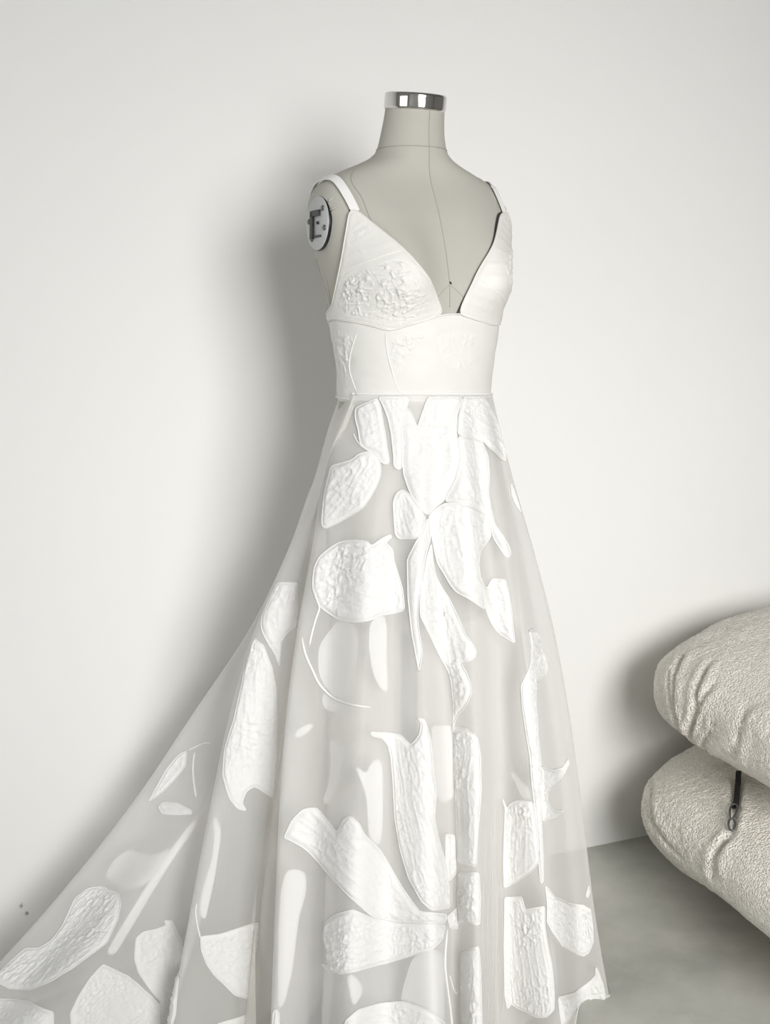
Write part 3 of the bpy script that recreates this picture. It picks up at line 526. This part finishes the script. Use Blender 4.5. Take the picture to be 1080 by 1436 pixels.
 ('torso', 'tcord', 0.7, [(-0.753,1.154), (-0.741,1.119), (-0.675,1.088), (-0.589,1.067)]),
 ('torso', 'tcord', 0.7, [(-1.142,1.154), (-1.323,1.118), (-1.359,1.097), (-1.223,1.067)]),
 ('torso', 'tcord', 0.7, [(0.237,1.231), (0.396,1.217), (0.783,1.198)]),
 ('torso', 'tcord', 0.6, [(-0.797,1.248), (-0.567,1.253), (-0.375,1.236), (-0.201,1.209), (-0.164,1.193)]),
 ('torso', 'tcord', 0.6, [(-0.11,1.189), (-0.241,1.174), (-0.453,1.168)]),
 ('skirt', 'veil', 1.0, [(15.135,6.161), (14.91,6.161), (14.95,6.465), (14.871,7), (14.82,7.599), (14.92,7.582), (15.045,6.963), (15.168,6.465)]),
]

RIBS = np.array(RIBS_FLAT).reshape(23, 10, 3)
LINING = lining_ribs(RIBS)

def tri_grid(na, nb, wrap):
    f = []
    for i in range(na if wrap else na-1):
        for j in range(nb-1):
            f.append((i*nb+j, ((i+1) % na)*nb+j, ((i+1) % na)*nb+j+1, i*nb+j+1))
    return f

# ------------------------------------------------------------------ the dress form
form = thing('dress_form', 'grey linen dress form with chrome neck cap wearing the white gown', 'dress form', (AX[0], AX[1], 0))
na, zs = 144, np.concatenate([np.linspace(.70, 1.36, 90), np.linspace(1.364, 1.486, 48)])
th = np.linspace(-math.pi, math.pi, na, endpoint=False)
A, Z = np.meshgrid(th, zs, indexing='ij')
V = torso_xyz(A.ravel(), Z.ravel()).tolist(); F = tri_grid(na, len(zs), True)
F.append(tuple(i*len(zs) for i in range(na))[::-1]); F.append(tuple(i*len(zs)+len(zs)-1 for i in range(na)))
keep(mesh_obj('torso', V, F, M['linen']), form)

c0 = torso_xyz(th, np.full(na, 1.486)).mean(0)
tl = math.radians(8); capax = Vector((FWD[0]*math.sin(tl), FWD[1]*math.sin(tl), math.cos(tl)))
keep(MB().lathe([(.0445, -.004), (.0462, -.003), (.0466, 0), (.0466, .016), (.0460, .0185), (.0445, .0195), (.020, .0205), (.006, .0206)],
                Vector(c0)-capax*.001, capax, n=64).build('neck_cap', M['chrome'], None, True), form)

def on(kind, pts, off, n=60):
    """a smooth line through surface points, lifted off the surface"""
    p = np.array(pts, float); d = np.concatenate([[0], np.cumsum(np.linalg.norm(np.diff(surf(kind, p[:, 0], p[:, 1]), axis=0), axis=1))])
    s = np.linspace(0, d[-1], n)
    # Catmull-Rom through the points by arc length
    out = np.zeros((n, 2))
    for k in range(n):
        i = min(np.searchsorted(d, s[k], side='right')-1, len(d)-2); f = (s[k]-d[i])/max(d[i+1]-d[i], 1e-9)
        g = lambda j: p[min(max(j, 0), len(p)-1)]
        out[k] = _cr(g(i-1), g(i), g(i+1), g(i+2), f)
    return surf(kind, out[:, 0], out[:, 1])+surf_n(kind, out[:, 0], out[:, 1])*off, out

def seam(pts, r=.0006, closed=False):
    P, _ = on('torso', pts, .0002); keep(MB().tube(P, r, 5).build('seam', M['seam'], None, True), form)
seam([(0.0, 1.484), (0.0, 1.45), (0, 1.425), (0, 1.40), (0, 1.35), (0, 1.30), (0, 1.25), (0, 1.19)])
seam([(t, 1.424) for t in np.linspace(-math.pi, math.pi, 40)], .0007)
seam([(-1.15, 1.388), (-.98, 1.375), (-.82, 1.36), (-.70, 1.345), (-.66, 1.325), (-.64, 1.29)], .0005)
seam([(1.15, 1.388), (.98, 1.375), (.82, 1.36), (.70, 1.345), (.66, 1.325), (.64, 1.29)], .0005)
seam([(-1.57, 1.262), (-1.60, 1.235), (-1.63, 1.20), (-1.64, 1.185)], .0005)
seam([(-1.86, 1.262), (-1.80, 1.235), (-1.70, 1.20), (-1.68, 1.185)], .0004)
for s in (-1, 1):
    P, _ = on('torso', [(0, 1.222), (s*.12, 1.205), (s*.25, 1.19)], .0002); keep(MB().tube(P, .0004, 5).build('seam', M['seam'], None, True), form)
    # the round plate that closes each armhole
    pc = torso_xyz(np.array([s*1.575]), np.array([1.311]))[0]; ax = Vector((LAT[0]*s, LAT[1]*s, .02)).normalized()
    fwd = Vector((FWD[0], FWD[1], 0)); up = ax.cross(fwd) if s > 0 else fwd.cross(ax); up = Vector((0, 0, 1)); up = (up-ax*up.dot(ax)).normalized(); fwd = fwd.normalized()
    pc = Vector(pc)+ax*-.0012+fwd*.0055
    plate = MB().lathe([(.0365, -.010), (.0385, -.002), (.0385, .0015), (.0375, .0028), (.01, .0032)], pc, ax, n=48).build('arm_plate', M['plate'], None, True)
    keep(plate, form)
    MB().lathe([(.0386, -.004), (.0393, -.001), (.0391, .0010), (.0384, .0012)], pc, ax, n=48).build('plate_rim', M['black'], plate, True)
    b = MB()
    b.box(pc+ax*.0045+fwd*-.012-up*.003, fwd, up, ax, .0042, .0190, .0025)
    b.box(pc+ax*.0045+fwd*-.001+up*.0140, fwd, up, ax, .0145, .0042, .0025)
    b.box(pc+ax*.0040+fwd*.003-up*.0190, fwd, up, ax, .0140, .0015, .0016)
    b.build('bracket', M['black'], plate)
    MB().lathe([(.0022, 0), (.0022, .004), (.001, .0045)], pc+ax*.002+fwd*.007, ax, n=12).build('centre_pin', M['black'], plate)
    for (i, j) in ((.021, .0200), (-.027, .004), (.0275, -.008), (-.016, -.0215)):
        sc = MB(); sp = pc+ax*.0025+fwd*i+up*j
        sc.lathe([(.0042, 0), (.0042, .0012), (.0034, .0022), (.001, .0024)], sp, ax, n=16)
        scr = sc.build('screw', M['steel'], plate, True)
    # gathers of the linen round the plate
    g = MB()
    for k in range(9):
        a = math.radians(25+k*21); d = up*math.cos(a-1.6)+fwd*math.sin(a-1.6)*-1
        q = [pc+d*.040-ax*.0022, pc+d*.045-ax*.0036, pc+d*.050-ax*.0065]
        g.tube(q, [.0020, .0016, .0005], 6)
    keep(g.build('gathers', M['linen'], None, True), form)
# pin
pp, _ = on('torso', [(0, 1.226), (0.01, 1.223)], .0012, 3)
keep(MB().tube(pp, .0011, 6).build('pin', M['black']), form)
# stand under the skirt
keep(MB().lathe([(.014, .04), (.014, .72)], (AX[0], AX[1], 0), n=20).build('pole', M['steel'], None, True), form)
b = MB().lathe([(.17, 0), (.175, .006), (.165, .018), (.03, .045), (.02, .05)], (AX[0], AX[1], 0), n=40)
keep(b.build('base', M['steel'], None, True), form)

# ------------------------------------------------------------------ the gown
gown = thing('wedding_gown', 'white organza wedding gown with large embroidered petals and a train on the dress form', 'dress', (AX[0], AX[1], 0))
NR, NL = RIBS.shape[:2]
def skirt_mesh(name, R, mat, nu, nv, amp, seed):
    us = np.linspace(0, NR, NR*nu, endpoint=False); vs_ = np.linspace(0, NL-1, nv)
    U, Vv = np.meshgrid(us, vs_, indexing='ij'); U, Vv = U.ravel(), Vv.ravel()
    P = skirt_xyz(U, Vv, R); t = Vv/(NL-1)
    o = mesh_obj(name, P.tolist(), tri_grid(len(us), nv, True), mat); return keep(o, gown)
skirt = skirt_mesh('skirt', RIBS, M['organza'], 30, 200, 0, 1)
lining = skirt_mesh('lining', LINING, M['tulle'], 16, 90, 0, 2)
# waist seam and hem: rolled edges
P, _ = on('skirt', [(u, .02) for u in range(0, NR+1)], .0005, 200); MBt = MB().tube(P, .0016, 6, True); MBt.build('waist_seam', M['strap'], skirt, True)
P, _ = on('skirt', [(u, NL-1.03) for u in np.arange(1.0, NR-1.4, .5)], .0002, 700); MB().tube(P, .0014, 5).build('hem', M['cord'], skirt, True)

def inside(poly, pts):
    x, y = pts[:, 0], pts[:, 1]; c = np.zeros(len(pts), bool); n = len(poly)
    for i in range(n):
        (x1, y1), (x2, y2) = poly[i], poly[(i+1) % n]
        if y1 == y2: continue
        k = ((y1 > y) != (y2 > y)) & (x < (x2-x1)*(y-y1)/(y2-y1)+x1); c ^= k
    return c
def dist_edge(poly, pts):
    d = np.full(len(pts), 9.0); n = len(poly)
    for i in range(n):
        a = poly[i]; e = poly[(i+1) % n]-a; L = max(e@e, 1e-12)
        t = np.clip(((pts-a)@e)/L, 0, 1); d = np.minimum(d, np.linalg.norm(pts-(a+t[:, None]*e), axis=1))
    return d

def patch(name, kind, pts, mat, parent, h, step=.0021, crinkle=.0031, rim=.0011, base=.0008, seed=0, soft=5, fq=.88):
    """a piece of cloth cut to an outline and sewn on a surface: raised, creased, with a corded rim"""
    q = np.array(pts, float); c = q.mean(0)
    ea, eb = (.05, .004) if kind == 'torso' else (.05, .05)
    ma = np.linalg.norm(surf(kind, c[0]+ea, c[1])-surf(kind, c[0]-ea, c[1]))/(2*ea)
    mb = np.linalg.norm(surf(kind, c[0], min(c[1]+eb, 8.99) if kind != 'torso' else c[1]+eb)-surf(kind, c[0], c[1]-eb))/(2*eb)
    S = np.array([max(ma, 1e-3), max(mb, 1e-3)])
    m = q*S
    # resample the outline
    seg = []
    n = len(m)
    for i in range(n):
        a, b2 = m[i], m[(i+1) % n]; k = max(1, int(np.linalg.norm(b2-a)/step))
        for j in range(k): seg.append(a+(b2-a)*j/k)
    B = np.array(seg)
    for _ in range(soft): B = .25*np.roll(B, 1, 0)+.5*B+.25*np.roll(B, -1, 0)
    lo, hi = B.min(0), B.max(0)
    gx = np.arange(lo[0], hi[0], step); gy = np.arange(lo[1], hi[1], step*.866)
    X, Y = np.meshgrid(gx, gy); X = X+(np.arange(len(gy))[:, None] % 2)*step*.5
    I = np.stack([X.ravel(), Y.ravel()], 1)
    I = I[inside(B, I)]
    if len(I): I = I[dist_edge(B, I) > step*.55]
    allp = np.concatenate([B, I]) if len(I) else B
    nb = len(B)
    res = delaunay_2d_cdt([Vector(p) for p in allp], [], [list(range(nb))], 1, 1e-7)
    vv = np.array([tuple(p) for p in res[0]]); ff = [tuple(f) for f in res[2]]
    d = dist_edge(B, vv)
    L = vv/S
    P = surf(kind, L[:, 0], L[:, 1]); N = surf_n(kind, L[:, 0], L[:, 1])
    rs = random.Random(seed*7+3); an = rs.uniform(0, math.pi)
    # long axis of the piece: creases run along and across it
    cov = np.cov((B-B.mean(0)).T); ev, evec = np.linalg.eigh(cov); ax = evec[:, 1]
    r1 = vv@ax; r2 = vv@np.array([-ax[1], ax[0]])
    r1 = r1/fq; r2 = r2/fq
    w = .004*noise3(np.stack([r1/.022, r2/.022, np.full(len(vv), seed*3.1)], 1), 5)
    k1 = noise3(np.stack([r1/.020, (r2+w)/.0062, np.full(len(vv), seed*1.7)], 1), seed)
    k2 = noise3(np.stack([(r1+w)/.0072, r2/.014, np.full(len(vv), 9+seed*1.7)], 1), seed+4)
    k3 = noise3(np.stack([r1/.05, r2/.05, np.full(len(vv), 4+seed)], 1), seed+8)
    wr = np.clip(1-np.abs(k1)*3.6, 0, 1)*.75+np.clip(1-np.abs(k2)*3.6, 0, 1)*.6
    off = base+(h*.0009 if rim else 0)*np.clip(d/.006, 0, 1)**.6+crinkle*wr*np.clip((d-.002)/.006, 0, 1)*(.65+.5*k3)
    if rim and rim >= .001:      # a second stitched line inside the rim, and veins along the piece
        off = off+.0009*np.exp(-((d-.0058)/.0014)**2)
        fr = (r2/.019+.5*noise3(np.stack([r1/.06, r2/.06, np.full(len(vv), 2.0+seed)], 1), 7)+.3*seed) % 1.0-.5
        off = off+.0011*np.exp(-(fr*.019/.0015)**2)*np.clip((d-.004)/.006, 0, 1)
    P = P+N*off[:, None]
    mbk = MB(); mbk.add(P.tolist(), [f for f in ff])
    if rim:
        Lb = B/S; Pb = surf(kind, Lb[:, 0], Lb[:, 1])+surf_n(kind, Lb[:, 0], Lb[:, 1])*(base+.0004)
        mbk.tube(Pb, rim, 5, True)
    return mbk.build(name, mat, parent, True)

seed = 0
for kind, sort, h, pts in PATCHES:
    seed += 1
    if kind in ('skirt', 'lining'):
        host = skirt if kind == 'skirt' else lining
        if sort == 'petal': patch('petal', kind, pts, M['petal'], host, h, seed=seed)
        elif sort == 'veil': patch('veiled_petal', kind, pts, M['veil'], host, h, step=.005, crinkle=.0005, rim=.0009, base=-.0035, seed=seed)
        elif sort == 'cord':
            fine = h < 1
            P, _ = on(kind, pts, .0008, 70 if fine else 40); k = len(P)
            rr = [h*.001*(.45 if fine else .75)*min(1, .35+i/6, .35+(k-1-i)/4) for i in range(k)]
            MB().tube(P, rr, 6).build('silk_thread' if fine else 'stem', M['fine'] if fine else M['cord'], host, True)

# ---- bodice
def ring_band(name, z0, ztop, off, mat, nth=260, nz=46):
    ths = np.linspace(-math.pi, math.pi, nth, endpoint=False); V = []
    zt = np.interp(ths, [a for a, _ in ztop], [b for _, b in ztop])
    ss = np.linspace(0, 1, nz)
    A = np.repeat(ths[:, None], nz, 1); Z = z0+(zt[:, None]-z0)*ss[None]
    P = torso_xyz(A.ravel(), Z.ravel()); N = surf_n('torso', A.ravel(), Z.ravel())
    pull = .0007*noise3(np.stack([A.ravel()*6, Z.ravel()*90, A.ravel()*0], 1), 3)
    o = off*np.minimum(1, .35+np.minimum(ss, 1-ss)*14)
    P = P+N*(np.tile(o, nth)+pull)[:, None]
    return keep(mesh_obj(name, P.tolist(), tri_grid(nth, nz, True), mat), gown)
UB = [(-3.15, 1.17), (-2.2, 1.172), (-1.555, 1.176), (-1.19, 1.173), (-.9, 1.168), (-.66, 1.160), (-.43, 1.168), (-.19, 1.177), (-.02, 1.181), (.13, 1.181), (.38, 1.175), (.85, 1.167), (1.3, 1.168), (2.2, 1.17), (3.15, 1.17)]
band = ring_band('waist_band', 1.050, UB, .0042, M['satin'])
P, _ = on('torso', [(t, z-.001) for t, z in UB], .0052, 240); MB().tube(P, .0009, 5).build('piping', M['strap'], band, True)
P, _ = on('torso', [(t, 1.0555) for t in np.linspace(-math.pi, math.pi, 30)], .0050, 200); MB().tube(P, .0012, 5).build('piping', M['strap'], band, True)
cups = {}
for kind, sort, h, pts in PATCHES:
    if sort in ('cup', 'cup2'):
        o = patch('bodice_cup', 'torso', pts, M['satin'], None, 1.0, step=.0034, crinkle=0, rim=.0011, base=.0050, seed=91, soft=14)
        cups[sort] = keep(o, gown)
for kind, sort, h, pts in PATCHES:
    if sort == 'emboss':
        seed += 1
        z = sum(p[1] for p in pts)/len(pts); a = sum(p[0] for p in pts)/len(pts)
        patch('embroidered_motif', 'torso', pts, M['emboss'], cups['cup'] if z > 1.172 and a < 0 else cups['cup2'] if z > 1.172 else band, h, step=.0017, crinkle=.0028*h, fq=.72, rim=0, base=.0058 if z > 1.172 else .0044, seed=seed)
for kind, sort, h, pts in PATCHES:
    if sort == 'tcord':
        z = sum(p[1] for p in pts)/len(pts); a = sum(p[0] for p in pts)/len(pts)
        P, _ = on('torso', pts, .0060 if z > 1.172 else .0048, 50)
        MB().tube(P, [h*.001*min(1, .3+k/8, .3+(49-k)/8) for k in range(50)], 6).build('seam', M['strap'], cups['cup'] if z > 1.172 and a < 0 else cups['cup2'] if z > 1.172 else band, True)
# dark edge of the lining along the far side of the neckline
def ribbon(P, N, w, t):
    v = []; f = []; n = len(P)
    for i in range(n):
        T = Vector(P[min(i+1, n-1)])-Vector(P[max(i-1, 0)]); s = T.cross(Vector(N[i])).normalized(); nn = Vector(N[i])
        for a, b2 in ((-1, 0), (1, 0), (1, 1), (-1, 1)): v.append(Vector(P[i])+s*w*a+nn*t*b2)
    for i in range(n-1):
        for k in range(4): f.append((i*4+k, (i+1)*4+k, (i+1)*4+(k+1) % 4, i*4+(k+1) % 4))
    f += [(0, 1, 2, 3), ((n-1)*4+3, (n-1)*4+2, (n-1)*4+1, (n-1)*4)]
    return v, f
def strap_on(pts, off, w, name, mat, parent, n=70, t=.0012):
    P, L = on('torso', pts, off, n); N = surf_n('torso', L[:, 0], L[:, 1])
    for _ in range(6):
        P[1:-1] = .25*P[:-2]+.5*P[1:-1]+.25*P[2:]; N[1:-1] = .25*N[:-2]+.5*N[1:-1]+.25*N[2:]
    v, f = ribbon(P, N, w, t); return MB().add(v, f).build(name, mat, parent)
SL = [(-.808, 1.322), (-.876, 1.342), (-1.005, 1.358), (-1.203, 1.370), (-1.57, 1.374), (-1.95, 1.369), (-2.2, 1.350), (-2.35, 1.32), (-2.5, 1.27), (-2.6, 1.21), (-2.6, 1.17)]
SR = [(.775, 1.326), (.771, 1.345), (.823, 1.359), (.93, 1.371), (1.3, 1.378), (1.75, 1.376), (2.1, 1.355), (2.3, 1.32), (2.5, 1.27), (2.6, 1.21), (2.6, 1.17)]
for S_ in (SL, SR): keep(strap_on(S_, .0035, .0062, 'strap', M['strap'], None), gown)
neck_r = [p for k, s, h, q in PATCHES if s == 'cup2' for p in q][1:6]
MB().tube(on('torso', [(.80, 1.333)]+neck_r, .0022, 50)[0], .0013, 6).build('neckline_lining', M['lining_edge'], cups['cup2'], True)
arm_l = [(-.87, 1.329)]+[p for k, s, h, q in PATCHES if s == 'cup' for p in q][-4:][::-1]
MB().tube(on('torso', arm_l, .0022, 50)[0], .0011, 6).build('armhole_lining', M['lining_edge'], cups['cup'], True)

# ------------------------------------------------------------------ the sofa
sofa = thing('sofa', 'cream boucle sofa with plump stacked cushions and a black strap hook', 'sofa', tuple(room(.7, .45, 0)))
def cushion(kind, name):
    om = np.concatenate([np.linspace(-math.pi, -1.75, 330, endpoint=False), np.linspace(-1.75, 1.75, 110, endpoint=False), np.linspace(1.75, math.pi, 230, endpoint=False)])
    et = np.linspace(-math.pi/2+.01, math.pi/2-.01, 210)
    A, B2 = np.meshgrid(om, et, indexing='ij'); A, B2 = A.ravel(), B2.ravel()
    P = blob_xyz(kind, A, B2); c = BLOB[kind][0]; cc = np.array([SO[0]+c[0]*WD[0]+c[1]*WN[0], SO[1]+c[0]*WD[1]+c[1]*WN[1], c[2]])
    G = P.reshape(len(om), len(et), 3)
    da = np.roll(G, -1, 0)-np.roll(G, 1, 0); db = np.gradient(G, axis=1)
    N = np.cross(da, db).reshape(-1, 3); N /= np.maximum(np.linalg.norm(N, axis=1, keepdims=True), 1e-9)
    flip = np.sign(((P-cc)*N).sum(1)); flip[flip == 0] = 1; N = N*flip[:, None]
    off = .010*noise3(P/.16, 3)+.004*noise3(P/.06, 4)
    for k, sort, h, pts in PATCHES:
        if k == kind and sort == 'crease':
            line, _ = on(kind, [(a % (2*math.pi) if a > 0 else a+2*math.pi, b2) for a, b2 in pts], 0, 40)
            d = np.full(len(P), 9.0); tt = np.zeros(len(P))
            near = np.linalg.norm(P-line.mean(0), axis=1) < .3
            Q = P[near]; dd = np.full(len(Q), 9.0); ti = np.zeros(len(Q))
            for i, lp in enumerate(line):
                e = np.linalg.norm(Q-lp, axis=1); m_ = e < dd; dd[m_] = e[m_]; ti[m_] = i/(len(line)-1)
            fade = np.clip(np.minimum(ti, 1-ti)*5+.15, 0, 1)
            o_ = h*.001*fade*(-1.2*np.exp(-(dd/.0050)**2)+.40*np.exp(-((dd-.016)/.010)**2))
            off[near] += o_
    nub = noise3(P/.0060, 21)*.6+noise3(P/.0035, 22)*.4
    P = P+N*(off+.0022*nub)[:, None]
    P[:, 2] = np.maximum(P[:, 2], .004)
    # nothing goes into the wall
    qq = (P[:, :2]-SO)@WN; P[:, :2] += np.maximum(.006-qq, 0)[:, None]*WN
    F = tri_grid(len(om), len(et), True); nb = len(et)
    F.append(tuple(i*nb for i in range(len(om)))[::-1]); F.append(tuple(i*nb+nb-1 for i in range(len(om))))
    return keep(mesh_obj(name, P.tolist(), F, M['boucle']), sofa)
low = cushion('lower', 'seat_cushion'); upc = cushion('upper', 'back_cushion')
for k, sort, h, pts in PATCHES:
    if k == 'lower' and sort == 'path_strap':
        pts = [(a % (2*math.pi), b2) for a, b2 in pts]
        P, L = on('lower', pts, -.0005, 60); N = surf_n('lower', L[:, 0], L[:, 1]); 
        if (N[0]@np.array([-WD[0], -WD[1], 0])) < 0: N = -N
        P = P+N*.001
        v, f = ribbon(P[:40], N[:40], .0052, .004)
        st = MB().add(v, f).build('strap', M['strap_black'], None); keep(st, sofa)
        # snap hook: a long eye and a sprung ring below it
        a0, a1, a2 = [Vector(P[i])+Vector(N[i])*.007 for i in (37, 50, 59)]
        sd = (a1-a0).cross(Vector(N[45])).normalized(); ring = []
        for i in range(24):
            t = 2*math.pi*i/24; mid = (a0+a1)/2; L_ = (a1-a0)/2; ring.append(mid-L_*math.cos(t)*1.0+sd*math.sin(t)*.0065*(1+.35*-math.cos(t)*-1))
        b = MB().tube(ring, .0021, 6, True)
        hook = []
        for i in range(20):
            t = 1.75*math.pi*i/19; mid = (a1+a2)/2; L_ = (a2-a1)/2; hook.append(mid-L_*math.cos(t)*1.1+sd*math.sin(t)*.0062)
        b.tube(hook, .0022, 6); keep(b.build('snap_hook', M['steel'], None, True), sofa)
